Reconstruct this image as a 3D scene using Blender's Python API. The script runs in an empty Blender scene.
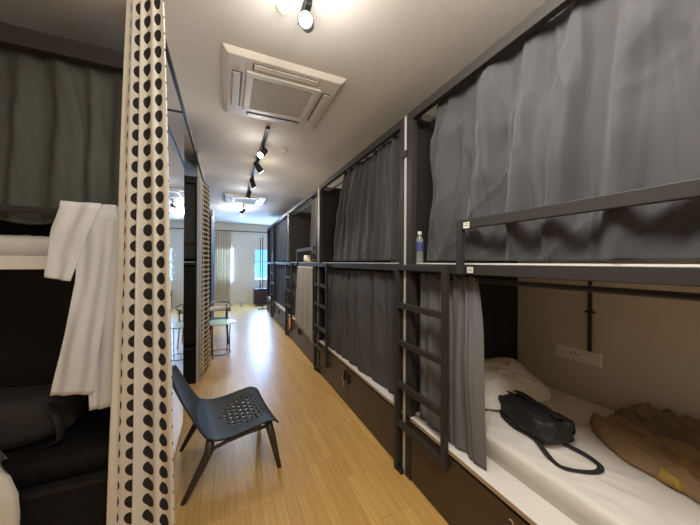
import bpy, bmesh, math, random
from math import sin, cos, pi, radians, sqrt, exp
from mathutils import Vector, Matrix, noise

scene = bpy.context.scene
COL = scene.collection
rnd = random.Random(7)

# ------------------------------------------------------------------ helpers
def lin(c):
    return tuple(((v / 255) / 12.92 if v / 255 <= .04045 else ((v / 255 + .055) / 1.055) ** 2.4) for v in c)

class MB:
    """collects world-space geometry"""
    def __init__(s):
        s.v = []; s.f = []; s.uv = {}
    def add(s, vs, fs):
        o = len(s.v); s.v += [tuple(p) for p in vs]
        s.f += [tuple(i + o for i in f) for f in fs]
        return s
    def box(s, x0, x1, y0, y1, z0, z1):
        return s.add([(x0, y0, z0), (x1, y0, z0), (x1, y1, z0), (x0, y1, z0), (x0, y0, z1), (x1, y0, z1), (x1, y1, z1), (x0, y1, z1)],
                     [(3, 2, 1, 0), (4, 5, 6, 7), (0, 1, 5, 4), (1, 2, 6, 5), (2, 3, 7, 6), (3, 0, 4, 7)])
    def bar(s, p, q, w, h, up=(0, 0, 1)):
        p = Vector(p); q = Vector(q); d = (q - p).normalized(); up = Vector(up)
        if abs(d.dot(up)) > .98: up = Vector((0, 1, 0))
        a = d.cross(up).normalized() * (w / 2); b = a.cross(d).normalized() * (h / 2)
        vs = [p - a - b, p + a - b, p + a + b, p - a + b, q - a - b, q + a - b, q + a + b, q - a + b]
        return s.add(vs, [(0, 3, 2, 1), (4, 5, 6, 7), (0, 1, 5, 4), (1, 2, 6, 5), (2, 3, 7, 6), (3, 0, 4, 7)][0:6])
    def tube(s, pts, rad, n=10, flat=1.0, up=(0, 0, 1)):
        pts = [Vector(p) for p in pts]; m = len(pts)
        rr = rad if isinstance(rad, (list, tuple)) else [rad] * m
        vs = []; fs = []; prev = None
        for i, p in enumerate(pts):
            d = (pts[min(i + 1, m - 1)] - pts[max(i - 1, 0)]).normalized()
            u = Vector(up)
            if prev is not None: u = prev
            elif abs(d.dot(u)) > .95: u = Vector((0, 1, 0))
            a = d.cross(u).normalized(); b = a.cross(d).normalized(); prev = b
            for k in range(n):
                t = 2 * pi * k / n
                vs.append(p + a * cos(t) * rr[i] + b * sin(t) * rr[i] * flat)
        for i in range(m - 1):
            for k in range(n):
                k2 = (k + 1) % n
                fs.append((i * n + k, i * n + k2, (i + 1) * n + k2, (i + 1) * n + k))
        fs.append(tuple(range(n - 1, -1, -1))); fs.append(tuple((m - 1) * n + k for k in range(n)))
        return s.add(vs, fs)
    def cyl(s, p, q, r, r2=None, n=20):
        return s.tube([p, q], [r, r if r2 is None else r2], n)
    def lathe(s, c, prof, n=24):
        vs = []; fs = []; m = len(prof)
        for r, z in prof:
            for k in range(n):
                t = 2 * pi * k / n
                vs.append((c[0] + r * cos(t), c[1] + r * sin(t), c[2] + z))
        for i in range(m - 1):
            for k in range(n):
                k2 = (k + 1) % n
                fs.append((i * n + k, i * n + k2, (i + 1) * n + k2, (i + 1) * n + k))
        fs.append(tuple(range(n - 1, -1, -1))); fs.append(tuple((m - 1) * n + k for k in range(n)))
        return s.add(vs, fs)
    def grid(s, fn, nu, nv, uvfn=None, skip=None):
        o = len(s.v)
        for j in range(nv + 1):
            for i in range(nu + 1):
                s.v.append(tuple(fn(i / nu, j / nv)))
                if uvfn: s.uv[len(s.v) - 1] = uvfn(i / nu, j / nv)
        for j in range(nv):
            for i in range(nu):
                if skip and skip(i, j): continue
                a = o + j * (nu + 1) + i
                s.f.append((a, a + 1, a + nu + 2, a + nu + 1))
        return s

def setp(o, label=None, cat=None, group=None, kind=None):
    if label: o['label'] = label
    if cat: o['category'] = cat
    if group: o['group'] = group
    if kind: o['kind'] = kind
    return o

def wloc(p):
    v = Vector((0, 0, 0))
    while p is not None:
        v += p.location; p = p.parent
    return v

def obj(name, mb, mat, parent=None, smooth=False, bevel=0, solid=0, sub=0, loc=None, weld=False):
    base = wloc(parent) if parent else Vector(loc) if loc else Vector((0, 0, 0))
    me = bpy.data.meshes.new(name)
    me.from_pydata([tuple(Vector(v) - base) for v in mb.v], [], mb.f)
    if mb.uv:
        l = me.uv_layers.new(name='UVMap')
        for lp in me.loops:
            l.data[lp.index].uv = mb.uv.get(lp.vertex_index, (0, 0))
    bm = bmesh.new(); bm.from_mesh(me)
    if not mb.uv: bmesh.ops.recalc_face_normals(bm, faces=bm.faces)
    bm.to_mesh(me); bm.free()
    me.materials.append(mat)
    if smooth:
        for p in me.polygons: p.use_smooth = True
    o = bpy.data.objects.new(name, me); COL.objects.link(o)
    if parent: o.parent = parent
    elif loc: o.location = loc
    if bevel:
        m = o.modifiers.new('Bevel', 'BEVEL'); m.width = bevel; m.segments = 2; m.limit_method = 'ANGLE'
    if solid:
        m = o.modifiers.new('Solidify', 'SOLIDIFY'); m.thickness = solid; m.offset = 0
    if sub:
        m = o.modifiers.new('Subsurf', 'SUBSURF'); m.levels = sub; m.render_levels = sub
    return o

def thing(name, label, cat, loc=(0, 0, 0), group=None):
    o = bpy.data.objects.new(name, None); COL.objects.link(o)
    o.location = loc; o.empty_display_size = .1
    return setp(o, label, cat, group)

def struct(name, mb, mat, **k):
    return setp(obj(name, mb, mat, **k), kind='structure')

def copy_tree(o, off=(0, 0, 0), parent=None):
    c = o.copy(); COL.objects.link(c)
    if parent: c.parent = parent
    else: c.location = o.location + Vector(off)
    for ch in list(o.children): copy_tree(ch, parent=c)
    return c

def sq(t, e):
    return math.copysign(abs(t) ** e, t)

def blob(c, r, e1=1.0, e2=1.0, nu=32, nv=20, fn=None, rot=None):
    """superellipsoid; fn(point)->point in unit space"""
    m = MB(); vs = []; fs = []
    for j in range(nv + 1):
        ph = -pi / 2 + pi * j / nv
        for i in range(nu):
            t = 2 * pi * i / nu
            p = Vector((sq(cos(ph), e1) * sq(cos(t), e2), sq(cos(ph), e1) * sq(sin(t), e2), sq(sin(ph), e1)))
            if fn: p = fn(p)
            p = Vector((p.x * r[0], p.y * r[1], p.z * r[2]))
            if rot: p = rot @ p
            vs.append(p + Vector(c))
    for j in range(nv):
        for i in range(nu):
            i2 = (i + 1) % nu
            fs.append((j * nu + i, j * nu + i2, (j + 1) * nu + i2, (j + 1) * nu + i))
    m.add(vs, fs)
    return m

# ------------------------------------------------------------------ materials
def mat(name, col, rough=.6, metal=0, spec=.5, noise_amt=0, nscale=8, bump=0, bscale=60, trans=0, emit=None, es=0, sheen=0, alpha=1, tl=0):
    m = bpy.data.materials.new(name); m.use_nodes = True
    N = m.node_tree.nodes; L = m.node_tree.links; b = N['Principled BSDF']
    c = lin(col)
    b.inputs['Base Color'].default_value = (*c, 1)
    b.inputs['Roughness'].default_value = rough; b.inputs['Metallic'].default_value = metal
    b.inputs['Specular IOR Level'].default_value = spec
    b.inputs['Transmission Weight'].default_value = trans
    b.inputs['Sheen Weight'].default_value = sheen
    b.inputs['Alpha'].default_value = alpha
    if emit:
        b.inputs['Emission Color'].default_value = (*lin(emit), 1); b.inputs['Emission Strength'].default_value = es
    tc = N.new('ShaderNodeTexCoord')
    nz = N.new('ShaderNodeTexNoise'); nz.inputs['Scale'].default_value = nscale; nz.inputs['Detail'].default_value = 4
    L.new(tc.outputs['Object'], nz.inputs['Vector'])
    if noise_amt:
        mx = N.new('ShaderNodeMixRGB'); mx.blend_type = 'MIX'
        mx.inputs[1].default_value = (*[v * (1 - noise_amt) for v in c], 1); mx.inputs[2].default_value = (*[min(1, v * (1 + noise_amt)) for v in c], 1)
        L.new(nz.outputs['Fac'], mx.inputs[0]); L.new(mx.outputs[0], b.inputs['Base Color'])
    if bump:
        n2 = N.new('ShaderNodeTexNoise'); n2.inputs['Scale'].default_value = bscale; n2.inputs['Detail'].default_value = 3
        L.new(tc.outputs['Object'], n2.inputs['Vector'])
        bp = N.new('ShaderNodeBump'); bp.inputs['Strength'].default_value = bump; bp.inputs['Distance'].default_value = .01
        L.new(n2.outputs['Fac'], bp.inputs['Height']); L.new(bp.outputs['Normal'], b.inputs['Normal'])
    if tl:
        t = N.new('ShaderNodeBsdfTranslucent'); t.inputs['Color'].default_value = (*c, 1)
        ms = N.new('ShaderNodeMixShader'); ms.inputs[0].default_value = tl
        out = N['Material Output']
        L.new(b.outputs[0], ms.inputs[1]); L.new(t.outputs[0], ms.inputs[2]); L.new(ms.outputs[0], out.inputs[0])
    return m

M = {}
M['wall'] = mat('white_paint', (222, 214, 200), .85, noise_amt=.03, nscale=3, bump=.05, bscale=120)
M['bunkwall'] = mat('cream_paint', (204, 194, 180), .8, noise_amt=.04, nscale=3)
M['ceil'] = mat('ceiling_paint', (234, 229, 222), .8, noise_amt=.02, nscale=2)
M['metal'] = mat('dark_grey_metal', (50, 48, 45), .5, spec=.3, noise_amt=.06, nscale=20)
M['dark'] = mat('black_laminate', (34, 33, 33), .55, spec=.3, noise_amt=.08, nscale=6)
M['basedoor'] = mat('dark_brown_laminate', (66, 53, 41), .42, noise_amt=.10, nscale=4)
M['white'] = mat('white_laminate', (226, 222, 214), .45)
M['curtain'] = mat('grey_curtain', (64, 64, 65), .85, noise_amt=.08, nscale=5, bump=.12, bscale=400, sheen=.15)
M['curtain_light'] = mat('light_grey_curtain', (104, 103, 102), .85, noise_amt=.08, nscale=5, bump=.12, bscale=400)
M['curtain_dark'] = mat('charcoal_curtain', (78, 78, 78), .85, noise_amt=.08, nscale=5, bump=.12, bscale=400)
M['curtain_far'] = mat('slate_curtain', (62, 66, 74), .85, noise_amt=.08, nscale=5)
M['curtain_olive'] = mat('dark_olive_curtain', (74, 76, 68), .9, noise_amt=.1, nscale=5, bump=.1, bscale=300)
M['sheet'] = mat('white_sheet', (222, 217, 209), .8, noise_amt=.03, nscale=6, bump=.35, bscale=9)
M['pillow'] = mat('white_pillowcase', (222, 216, 206), .8, bump=.3, bscale=11)
M['robe'] = mat('sheer_white_cotton', (232, 232, 232), .85, noise_amt=.05, nscale=9, bump=.25, bscale=14, tl=.25)
M['towel'] = mat('pale_grey_cotton', (160, 157, 153), .9, noise_amt=.05, nscale=8, bump=.2, bscale=30)
M['bag'] = mat('black_nylon', (30, 30, 31), .62, noise_amt=.15, nscale=14, bump=.3, bscale=40)
M['strap'] = mat('black_webbing', (34, 33, 34), .7, bump=.2, bscale=300)
M['brown'] = mat('brown_cloth', (158, 130, 96), .9, noise_amt=.12, nscale=10, bump=.3, bscale=25)
M['brown_dark'] = mat('taupe_cloth', (130, 112, 94), .9, noise_amt=.12, nscale=10, bump=.3, bscale=25)
M['yellow'] = mat('ochre_cloth', (178, 148, 72), .9, noise_amt=.08, nscale=12)
M['chair'] = mat('charcoal_plastic', (56, 57, 52), .6, spec=.2, noise_amt=.05, nscale=10)
M['chairleg'] = mat('dark_brown_wood', (62, 55, 46), .4)
M['plasticw'] = mat('white_plastic', (232, 226, 214), .4)
M['plasticg'] = mat('grey_grille', (206, 200, 190), .6)
M['slot'] = mat('shadow_slot', (112, 106, 98), .7)
M['track'] = mat('black_metal', (28, 28, 28), .45)
M['steel'] = mat('brushed_steel', (150, 150, 150), .3, metal=1)
M['pale'] = mat('pale_trunking', (206, 202, 192), .55)
M['mirror'] = mat('mirror_glass', (206, 208, 208), .03, metal=1)
M['mint'] = mat('mint_glass', (176, 208, 196), .2)
M['maroon'] = mat('dark_maroon_wood', (60, 40, 44), .45)
M['pink'] = mat('pink_fabric', (214, 140, 120), .8)
M['label'] = mat('white_sticker', (232, 228, 216), .6)
M['ink'] = mat('dark_ink', (50, 48, 46), .6)
M['blue'] = mat('blue_label', (66, 68, 120), .5)
M['bottle'] = mat('clear_plastic', (170, 178, 178), .12, alpha=.35)
M['winframe'] = mat('white_window_frame', (230, 230, 226), .5)
M['sky_pane'] = mat('daylit_pane', (120, 170, 215), .2, emit=(105, 176, 240), es=2.0)
M['blackcloth'] = mat('black_cloth', (34, 32, 31), .95, spec=.1)
M['red'] = mat('dark_red_fabric', (70, 34, 32), .85)
M['charcoal_bag'] = mat('charcoal_canvas', (50, 48, 45), .85, noise_amt=.15, nscale=8, bump=.3, bscale=30)
M['lamp'] = mat('lit_lamp', (255, 250, 240), .3, emit=(255, 246, 230), es=40)
M['cable'] = mat('black_cable', (30, 28, 26), .5)
M['yellowink'] = mat('cream_paint_number', (205, 190, 140), .6)

def floor_mat():
    m = bpy.data.materials.new('light_oak_floor'); m.use_nodes = True
    N = m.node_tree.nodes; L = m.node_tree.links; b = N['Principled BSDF']
    tc = N.new('ShaderNodeTexCoord')
    mp = N.new('ShaderNodeMapping'); mp.inputs['Rotation'].default_value = (0, 0, pi / 2)
    L.new(tc.outputs['Object'], mp.inputs['Vector'])
    br = N.new('ShaderNodeTexBrick'); br.inputs['Scale'].default_value = 1
    br.inputs['Brick Width'].default_value = .62; br.inputs['Row Height'].default_value = .072
    br.inputs['Mortar Size'].default_value = .0012; br.inputs['Mortar Smooth'].default_value = .3; br.offset = .37
    br.inputs['Color1'].default_value = (*lin((216, 174, 102)), 1); br.inputs['Color2'].default_value = (*lin((202, 158, 88)), 1)
    br.inputs['Mortar'].default_value = (*lin((150, 116, 74)), 1)
    L.new(mp.outputs[0], br.inputs['Vector'])
    mp2 = N.new('ShaderNodeMapping'); mp2.inputs['Scale'].default_value = (30, 1.5, 1)
    L.new(tc.outputs['Object'], mp2.inputs['Vector'])
    nz = N.new('ShaderNodeTexNoise'); nz.inputs['Scale'].default_value = 2.5; nz.inputs['Detail'].default_value = 6
    L.new(mp2.outputs[0], nz.inputs['Vector'])
    cr = N.new('ShaderNodeValToRGB'); cr.color_ramp.elements[0].color = (.78, .76, .72, 1); cr.color_ramp.elements[1].color = (1.08, 1.08, 1.08, 1)
    cr.color_ramp.elements[0].position = .3; cr.color_ramp.elements[1].position = .7
    L.new(nz.outputs['Fac'], cr.inputs[0])
    mx = N.new('ShaderNodeMixRGB'); mx.blend_type = 'MULTIPLY'; mx.inputs[0].default_value = .7
    L.new(br.outputs['Color'], mx.inputs[1]); L.new(cr.outputs[0], mx.inputs[2]); L.new(mx.outputs[0], b.inputs['Base Color'])
    b.inputs['Roughness'].default_value = .33; b.inputs['Specular IOR Level'].default_value = .5
    return m
M['floor'] = floor_mat()

def dot_mat(name, cloth, dot, su, sv, r, stagger=True, hem=0, tl=.2):
    m = bpy.data.materials.new(name); m.use_nodes = True
    N = m.node_tree.nodes; L = m.node_tree.links; b = N['Principled BSDF']
    b.inputs['Roughness'].default_value = .85
    uv = N.new('ShaderNodeUVMap'); uv.uv_map = 'UVMap'
    def mth(op, a, c=None):
        n = N.new('ShaderNodeMath'); n.operation = op
        for i, x in enumerate((a, c)):
            if x is None: continue
            if isinstance(x, (int, float)): n.inputs[i].default_value = x
            else: L.new(x, n.inputs[i])
        return n.outputs[0]
    sp = N.new('ShaderNodeSeparateXYZ'); L.new(uv.outputs[0], sp.inputs[0])
    U, V = sp.outputs[0], sp.outputs[1]
    cu = mth('DIVIDE', U, su)
    row = mth('FLOOR', cu)
    off = mth('MULTIPLY', mth('MODULO', row, 2.0), sv * .5 if stagger else 0.0)
    fu = mth('MULTIPLY', mth('SUBTRACT', mth('FRACT', cu), .5), su)
    fv = mth('MULTIPLY', mth('SUBTRACT', mth('FRACT', mth('DIVIDE', mth('ADD', V, off), sv)), .5), sv)
    d = mth('SQRT', mth('ADD', mth('MULTIPLY', fu, fu), mth('MULTIPLY', mth('MULTIPLY', fv, fv), 1.0)))
    k = mth('LESS_THAN', d, r)
    if hem: k = mth('MULTIPLY', k, mth('GREATER_THAN', U, hem))
    mx = N.new('ShaderNodeMixRGB'); mx.inputs[1].default_value = (*lin(cloth), 1); mx.inputs[2].default_value = (*lin(dot), 1)
    L.new(k, mx.inputs[0]); L.new(mx.outputs[0], b.inputs['Base Color'])
    t = N.new('ShaderNodeBsdfTranslucent'); L.new(mx.outputs[0], t.inputs['Color'])
    ms = N.new('ShaderNodeMixShader'); ms.inputs[0].default_value = tl
    L.new(b.outputs[0], ms.inputs[1]); L.new(t.outputs[0], ms.inputs[2]); L.new(ms.outputs[0], N['Material Output'].inputs[0])
    return m
M['polka'] = dot_mat('cream_polka_dot_cloth', (238, 233, 222), (48, 45, 42), .066, .0595, .0225, False, hem=.045)
M['polka2'] = dot_mat('cream_polka_dot_cloth_small', (232, 224, 204), (48, 45, 42), .0625, .063, .0225, False)
M['spotted'] = dot_mat('beige_spotted_cloth', (206, 196, 176), (150, 130, 108), .09, .11, .030, tl=.16)

# ------------------------------------------------------------------ dimensions
CAM = (0, 0, 1.55)
H = 2.95            # ceiling
XF = 1.204          # front plane of the right-hand bunks
XR = 2.39           # right wall
XL = -2.5
YN, YF = -1.6, 11.06

# ------------------------------------------------------------------ room shell
struct('floor', MB().box(XL - .1, XR + .1, YN - .1, YF + .1, -.1, 0), M['floor'])
struct('ceiling', MB().box(XL - .1, XR + .1, YN - .1, YF + .1, H, H + .1), M['ceil'])
struct('wall_right', MB().box(XR, XR + .1, YN, YF, 0, H), M['bunkwall'])
struct('wall_left', MB().box(XL - .1, XL, YN, YF, 0, H), M['wall'])
struct('wall_back', MB().box(XL - .1, XR + .1, YN - .1, YN, 0, H), M['wall'])
# far wall with two window openings
W1 = (-.36, .25, .86, 2.06); W2 = (.97, 1.60, .86, 2.06)
wf = MB()
wf.box(XL - .1, W1[0], YF, YF + .14, 0, H).box(W1[1], W2[0], YF, YF + .14, 0, H).box(W2[1], XR + .1, YF, YF + .14, 0, H)
for w in (W1, W2):
    wf.box(w[0], w[1], YF, YF + .14, 0, w[2]).box(w[0], w[1], YF, YF + .14, w[3], H)
struct('wall_far', wf, M['wall'])
for n, w in ((1, W1), (2, W2)):
    e = setp(bpy.data.objects.new('window_%d' % n, None), kind='structure'); COL.objects.link(e)
    e.location = (w[0], YF, w[2])
    f = MB(); t = .045
    f.box(w[0], w[0] + t, YF + .02, YF + .08, w[2], w[3]).box(w[1] - t, w[1], YF + .02, YF + .08, w[2], w[3])
    f.box(w[0] + t, w[1] - t, YF + .02, YF + .08, w[2], w[2] + t).box(w[0] + t, w[1] - t, YF + .02, YF + .08, w[3] - t, w[3])
    f.box(w[0] + t, w[1] - t, YF + .03, YF + .07, 1.56, 1.60)
    obj('window_frame', f, M['winframe'], e)
    obj('pane', MB().box(w[0] + .01, w[1] - .01, YF + .082, YF + .088, w[2] + .01, w[3] - .01), M['sky_pane'], e)
struct('baseboard_far', MB().box(XL, XR, YF - .015, YF, 0, .08), M['wall'])
# side walls between the left-hand sleeping bays
XW, XW2 = -.37, -.325
for n, (ya, yb, xw) in enumerate(((1.82, 3.06, XW), (4.04, 5.10, XW2), (8.55, 9.6, XW2))):
    struct('wall_bay_%d' % (n + 1), MB().box(xw - .012, xw, ya, yb, 0, H), M['wall'])
struct('wall_bay_4', MB().box(XW2 - .012, XW2, 6.32, 8.1, 0, 2.62), M['curtain_far'])

setp(obj('wall_mirror', MB().box(XW + .001, XW + .007, 1.84, 3.04, .04, 2.90), M['mirror']),
     'tall mirror panel covering the side of the left bunk beside the black chair', 'mirror')

# ------------------------------------------------------------------ right-hand bunk beds
def bunk(y0, y1, label, guard=None, ladder=True, loop=False, sticker=False, number=False, last=False):
    g = 'grey metal bunk beds along the right wall'
    B = thing('bunk_bed', label, 'bunk bed', (XF, y0, 0), g)
    ym = (y0 + y1) / 2
    c = MB().box(XF + .03, XR - .01, y0 + .01, y1 - .01, 0, .425)
    obj('bed_base', c, M['dark'], B)
    for a, b in ((y0 + .012, ym - .004), (ym + .004, y1 - .012)):
        d = obj('base_door', MB().box(XF + .006, XF + .028, a, b, .012, .405), M['basedoor'], B, bevel=.003)
        yk = b - .05 if a < ym - .5 else a + .05
        h = MB().box(XF - .012, XF + .0055, yk - .008, yk + .008, .26, .36)
        obj('handle', h, M['track'], d, bevel=.003)
        if number and a < ym - .5:
            cu = bpy.data.curves.new('door_number', 'FONT'); cu.body = '20'; cu.size = .062; cu.extrude = .0008
            t0 = bpy.data.objects.new('door_number_text', cu); COL.objects.link(t0)
            me = bpy.data.meshes.new_from_object(t0.evaluated_get(bpy.context.evaluated_depsgraph_get()))
            bpy.data.objects.remove(t0); me.materials.clear(); me.materials.append(M['yellowink'])
            t = bpy.data.objects.new('door_number', me); COL.objects.link(t)
            t.parent = d
            t.matrix_local = Matrix.Translation(Vector((XF + .0045, .89, .325)) - wloc(d)) @ Matrix(((0, 0, -1, 0), (-1, 0, 0, 0), (0, 1, 0, 0), (0, 0, 0, 1)))
    p = obj('platform', MB().box(XF + .002, XR - .005, y0, y1, .426, .452), M['white'], B, bevel=.003)
    obj('edge_strip', MB().box(XF - .001, XF + .0015, y0, y1, .428, .45), mat('pale_wood_edge', (168, 148, 118), .5), p)
    obj('slab', MB().box(XF + .042, XR - .005, y0, y1, 1.50, 1.55), M['white'], B)
    s = MB().box(XF, XF + .04, y0, y1, 1.487, 1.542)
    obj('slab_rail', s, M['metal'], B, bevel=.003)
    obj('top_rail', MB().box(XF, XF + .04, y0, y1, 2.575, 2.635), M['metal'], B, bevel=.003)
    pf = MB().box(XF - .001, XF + .046, y1 - .062, y1, .0, 2.634)
    obj('post', pf, M['metal'], B, bevel=.003)
    obj('post', MB().box(XF - .001, XF + .046, y0, y0 + .05, .0, 2.634), M['metal'], B, bevel=.003)
    obj('partition', MB().box(XF + .05, XR - .01, y1 - .03, y1 - .004, .453, 1.498).box(XF + .05, XR - .01, y1 - .03, y1 - .004, 1.552, 2.63), M['dark'], B)
    r = MB().cyl((XF + .085, y0 + .05, 1.452), (XF + .085, y1 - .03, 1.452), .0125)
    for yy in (y0 + .62, y1 - .35):
        r.bar((XF + .085, yy, 1.499), (XF + .085, yy, 1.44), .02, .012).box(XF + .062, XF + .108, yy - .012, yy + .012, 1.432, 1.442)
    obj('curtain_rod', r, M['track'], B)
    r = MB().cyl((XF + .128, y0 + .05, 2.56), (XF + .128, y1 - .03, 2.56), .0125)
    r.box(XF + .04, XF + .14, y1 - .12, y1 - .10, 2.55, 2.60).box(XF + .04, XF + .14, y0 + .12, y0 + .14, 2.55, 2.60)
    obj('curtain_rod', r, M['steel'], B)
    if guard:
        ga, gb = guard
        o = obj('guard_rail', MB().box(XF - .028, XF - .002, ga, gb, 1.735, 1.785), M['metal'], B, bevel=.003)
        o = obj('guard_post', MB().box(XF - .03, XF - .002, gb - .022, gb + .016, 1.487, 1.786), M['metal'], B, bevel=.003)
        if sticker:
            for z in (1.752, 1.512):
                y = gb - .055
                q = obj('sticker', MB().box(XF - (.0296 if z > 1.6 else .0012), XF - (.0281 if z > 1.6 else .0001), y - .022, y + .018, z - .015, z + .017), M['label'], B)
                obj('sticker_print', MB().box(XF - (.0302 if z > 1.6 else .0018), XF - (.0297 if z > 1.6 else .0013), y - .015, y + .011, z - .003, z + .001)
                    .box(XF - (.0302 if z > 1.6 else .0018), XF - (.0297 if z > 1.6 else .0013), y - .015, y + .006, z + .007, z + .010), M['ink'], q)
    if ladder:
        la, lb = y1 - .44, y1 + .095
        m = MB()
        m.box(XF - .036, XF - .003, lb - .035, lb, 0, 1.54)
        m.box(XF - .036, XF - .003, la, la + .036, .20 if loop else .335, 1.54)
        m.box(XF - .034, XF - .004, la + .036, lb - .035, 1.495, 1.535)
        if loop:
            m.bar((XF - .02, la + .02, .215), (XF - .02, lb - .02, .03), .026, .03)
        L_ = obj('ladder', m, M['metal'], B, bevel=.003)
        for z in (1.235, .96, .65, .365):
            obj('rung', MB().box(XF - .035, XF - .005, la + .03, lb - .03, z - .02, z + .02), M['metal'], L_, bevel=.003)
        obj('ladder_foot', MB().box(XF - .03, XF - .004, lb - .085, lb - .036, 0, .035), M['track'], L_)
    return B

bunk(-.42, 1.705, 'nearest right bunk bed, made up below with bag and brown cloth, guard rail above', guard=(-.40, 1.175), sticker=True, number=True)
bunk(1.745, 3.83, 'second bunk bed on the right, lower curtain closed and padlock on its base', loop=True)
bunk(3.87, 5.97, 'third bunk bed on the right, upper berth open with white mug on edge', guard=(4.0, 5.05), loop=True)
bunk(6.01, 8.10, 'fourth bunk bed on the right, both berths closed with dark flat curtains', loop=True)
bunk(8.14, 9.27, 'farthest right bunk bed, short one beside the maroon cabinet', ladder=False)
for n, y in enumerate((1.725, 3.85, 5.99, 8.12)):
    m = MB().box(XF + .004, XF + .03, y - .014, y + .014, .0, 2.63)
    struct('trim_%d' % (n + 1), m, M['pale'])
clamp = obj('pipe_clamp', MB().box(XF - .012, XF + .003, 1.700, 1.750, 2.33, 2.372), M['metal'])
setp(clamp, 'small dark clamp on the pale vertical strip between the first two right bunks', 'clamp')

# ------------------------------------------------------------------ cloth
def cloth(p0t, p1t, p0b, p1b, zt, zb, nf, amp, seed, nrm, nu=110, nv=46, pleat=.0, pn=14, uvw=None, wob=.02, hemwave=.0, uvflip=False, tie=None, irr=1.1, wr=.0):
    p0t, p1t, p0b, p1b = [Vector((*p, 0)) for p in (p0t, p1t, p0b, p1b)]
    n = Vector((*nrm, 0)).normalized()
    L0 = uvw if uvw else (p1b - p0b).length * 1.25
    def fn(u, v):                       # v=0 top
        a = p0t.lerp(p1t, u); b = p0b.lerp(p1b, u)
        p = a.lerp(b, v ** .8)
        ph = 2 * pi * (nf * u + .22 * sin(2 * pi * u * 1.7 + seed) + .10 * sin(2 * pi * u * 4.3 + seed * 2) + .05 * sin(v * 3 + seed + u * 9))
        k = .30 + .70 * min(1, v * 2.2)
        d = amp * k * (.62 * sin(ph) + .2 * sin(2 * ph + seed) + irr * noise.noise(Vector((u * nf * 1.5 + seed * 7, v * .9, seed))))
        d += pleat * exp(-v * 9) * sin(2 * pi * pn * u + seed)
        d += wob * (noise.noise(Vector((u * 4.1 + seed * 3, v * 2.3, seed))) + .5 * noise.noise(Vector((u * 9 + seed, v * 5, 3.1))))
        if wr:
            w1 = noise.noise(Vector((u * nf * 1.25 + v * .9 + seed, v * 1.0, seed + 4)))
            w2 = noise.noise(Vector((u * nf * 2.1 - v * 1.5 + seed, v * 1.3, seed + 8)))
            w3 = noise.noise(Vector((u * nf * .9 + v * 3.5 + seed, v * 2.2, seed + 12)))
            d += wr * (max(0, 1 - 3.2 * abs(w1)) ** 1.6 + .6 * max(0, 1 - 3.2 * abs(w2)) ** 1.6 + .45 * v * max(0, 1 - 4 * abs(w3)) ** 2) * min(1, .35 + v * 3)
        d *= 1 - .6 * v ** 3
        z = zt + (zb - zt) * v - pleat * .8 * (1 - cos(2 * pi * pn * u * .5 + seed)) * exp(-v * 12) + hemwave * v ** 4 * noise.noise(Vector((u * 5, seed, 0)))
        t = (p1t - p0t).normalized()
        q = p + n * d + t * amp * .35 * k * cos(ph * .5 + seed)
        return (q.x, q.y, z)
    m = MB()
    m.grid(fn, nu, nv, lambda u, v: ((1 - u if uvflip else u) * L0, (1 - v) * (zt - zb)))
    return m

def curtain(label, m, ma, group=None, loc=None, cat='curtain', name='curtain', solid=.004):
    o = obj(name, m, ma, smooth=True, solid=solid, loc=loc)
    return setp(o, label, cat, group)

XC = XF + .074
gR = 'privacy curtains of the right bunks'
curtain('wide grey curtain across the upper berth of the nearest right bunk, behind guard rail',
        cloth((XC, 1.46), (XC, -.36), (XC + .01, 1.575), (XC, -.36), 2.618, 1.562, 8.5, .046, 1.3, (1, 0), nu=300, nv=90, pleat=.004, pn=18, wob=.045, wr=-.034), M['curtain'], gR)
curtain('grey curtain bunched behind the nearest ladder, open lower berth with bed',
        cloth((XC, 1.62), (XC, 1.13), (XC - .02, 1.60), (XF + .055, 1.05), 1.478, .458, 6, .036, 4.1, (1, 0), nu=150, nv=46, pleat=.008, pn=14, wob=.014), M['curtain_light'], gR)
curtain('grey curtain closing the upper berth of the second right bunk',
        cloth((XC, 1.86), (XC, 3.06), (XC, 1.86), (XC, 3.42), 2.60, 1.568, 7, .030, 2.2, (1, 0), nu=160, pleat=.008, pn=14, wr=-.014), M['curtain'], gR)
curtain('charcoal grey curtain closing the lower berth above the padlocked base',
        cloth((XC, 1.86), (XC, 3.52), (XF + .075, 1.84), (XF + .022, 3.50), 1.478, .458, 7, .032, 5.2, (1, 0), wr=-.018, nu=160, pleat=.006, pn=16), M['curtain_dark'], gR)
curtain('narrow grey curtain bunched beside the open upper berth with the mug',
        cloth((XC, 3.93), (XC, 4.42), (XC, 3.93), (XC, 4.50), 2.60, 1.568, 5, .024, 3.3, (1, 0), nu=70, nv=30), M['curtain'], gR)
for a, b, zt, zb, lab, sd in ((6.08, 8.02, 2.60, 1.568, 'dark slate curtain on the upper berth of the fourth right bunk', 1.0),
                              (6.08, 8.02, 1.478, .47, 'dark slate curtain on the lower berth of the fourth right bunk', 2.0),
                              (8.2, 9.2, 2.60, 1.568, 'dark slate curtain on the upper berth of the farthest right bunk', 3.0),
                              (8.2, 9.2, 1.478, .47, 'dark slate curtain on the lower berth of the farthest right bunk', 4.0),
                              (4.0, 5.9, 1.478, .47, 'dark slate curtain behind the pale grey sheet on the third bunk', 5.0)):
    curtain(lab, cloth((XC, a), (XC, b), (XC, a), (XC, b), zt, zb, 8, .014, sd, (1, 0), nu=90, nv=24, wob=.008), M['curtain_far'], gR)

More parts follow.
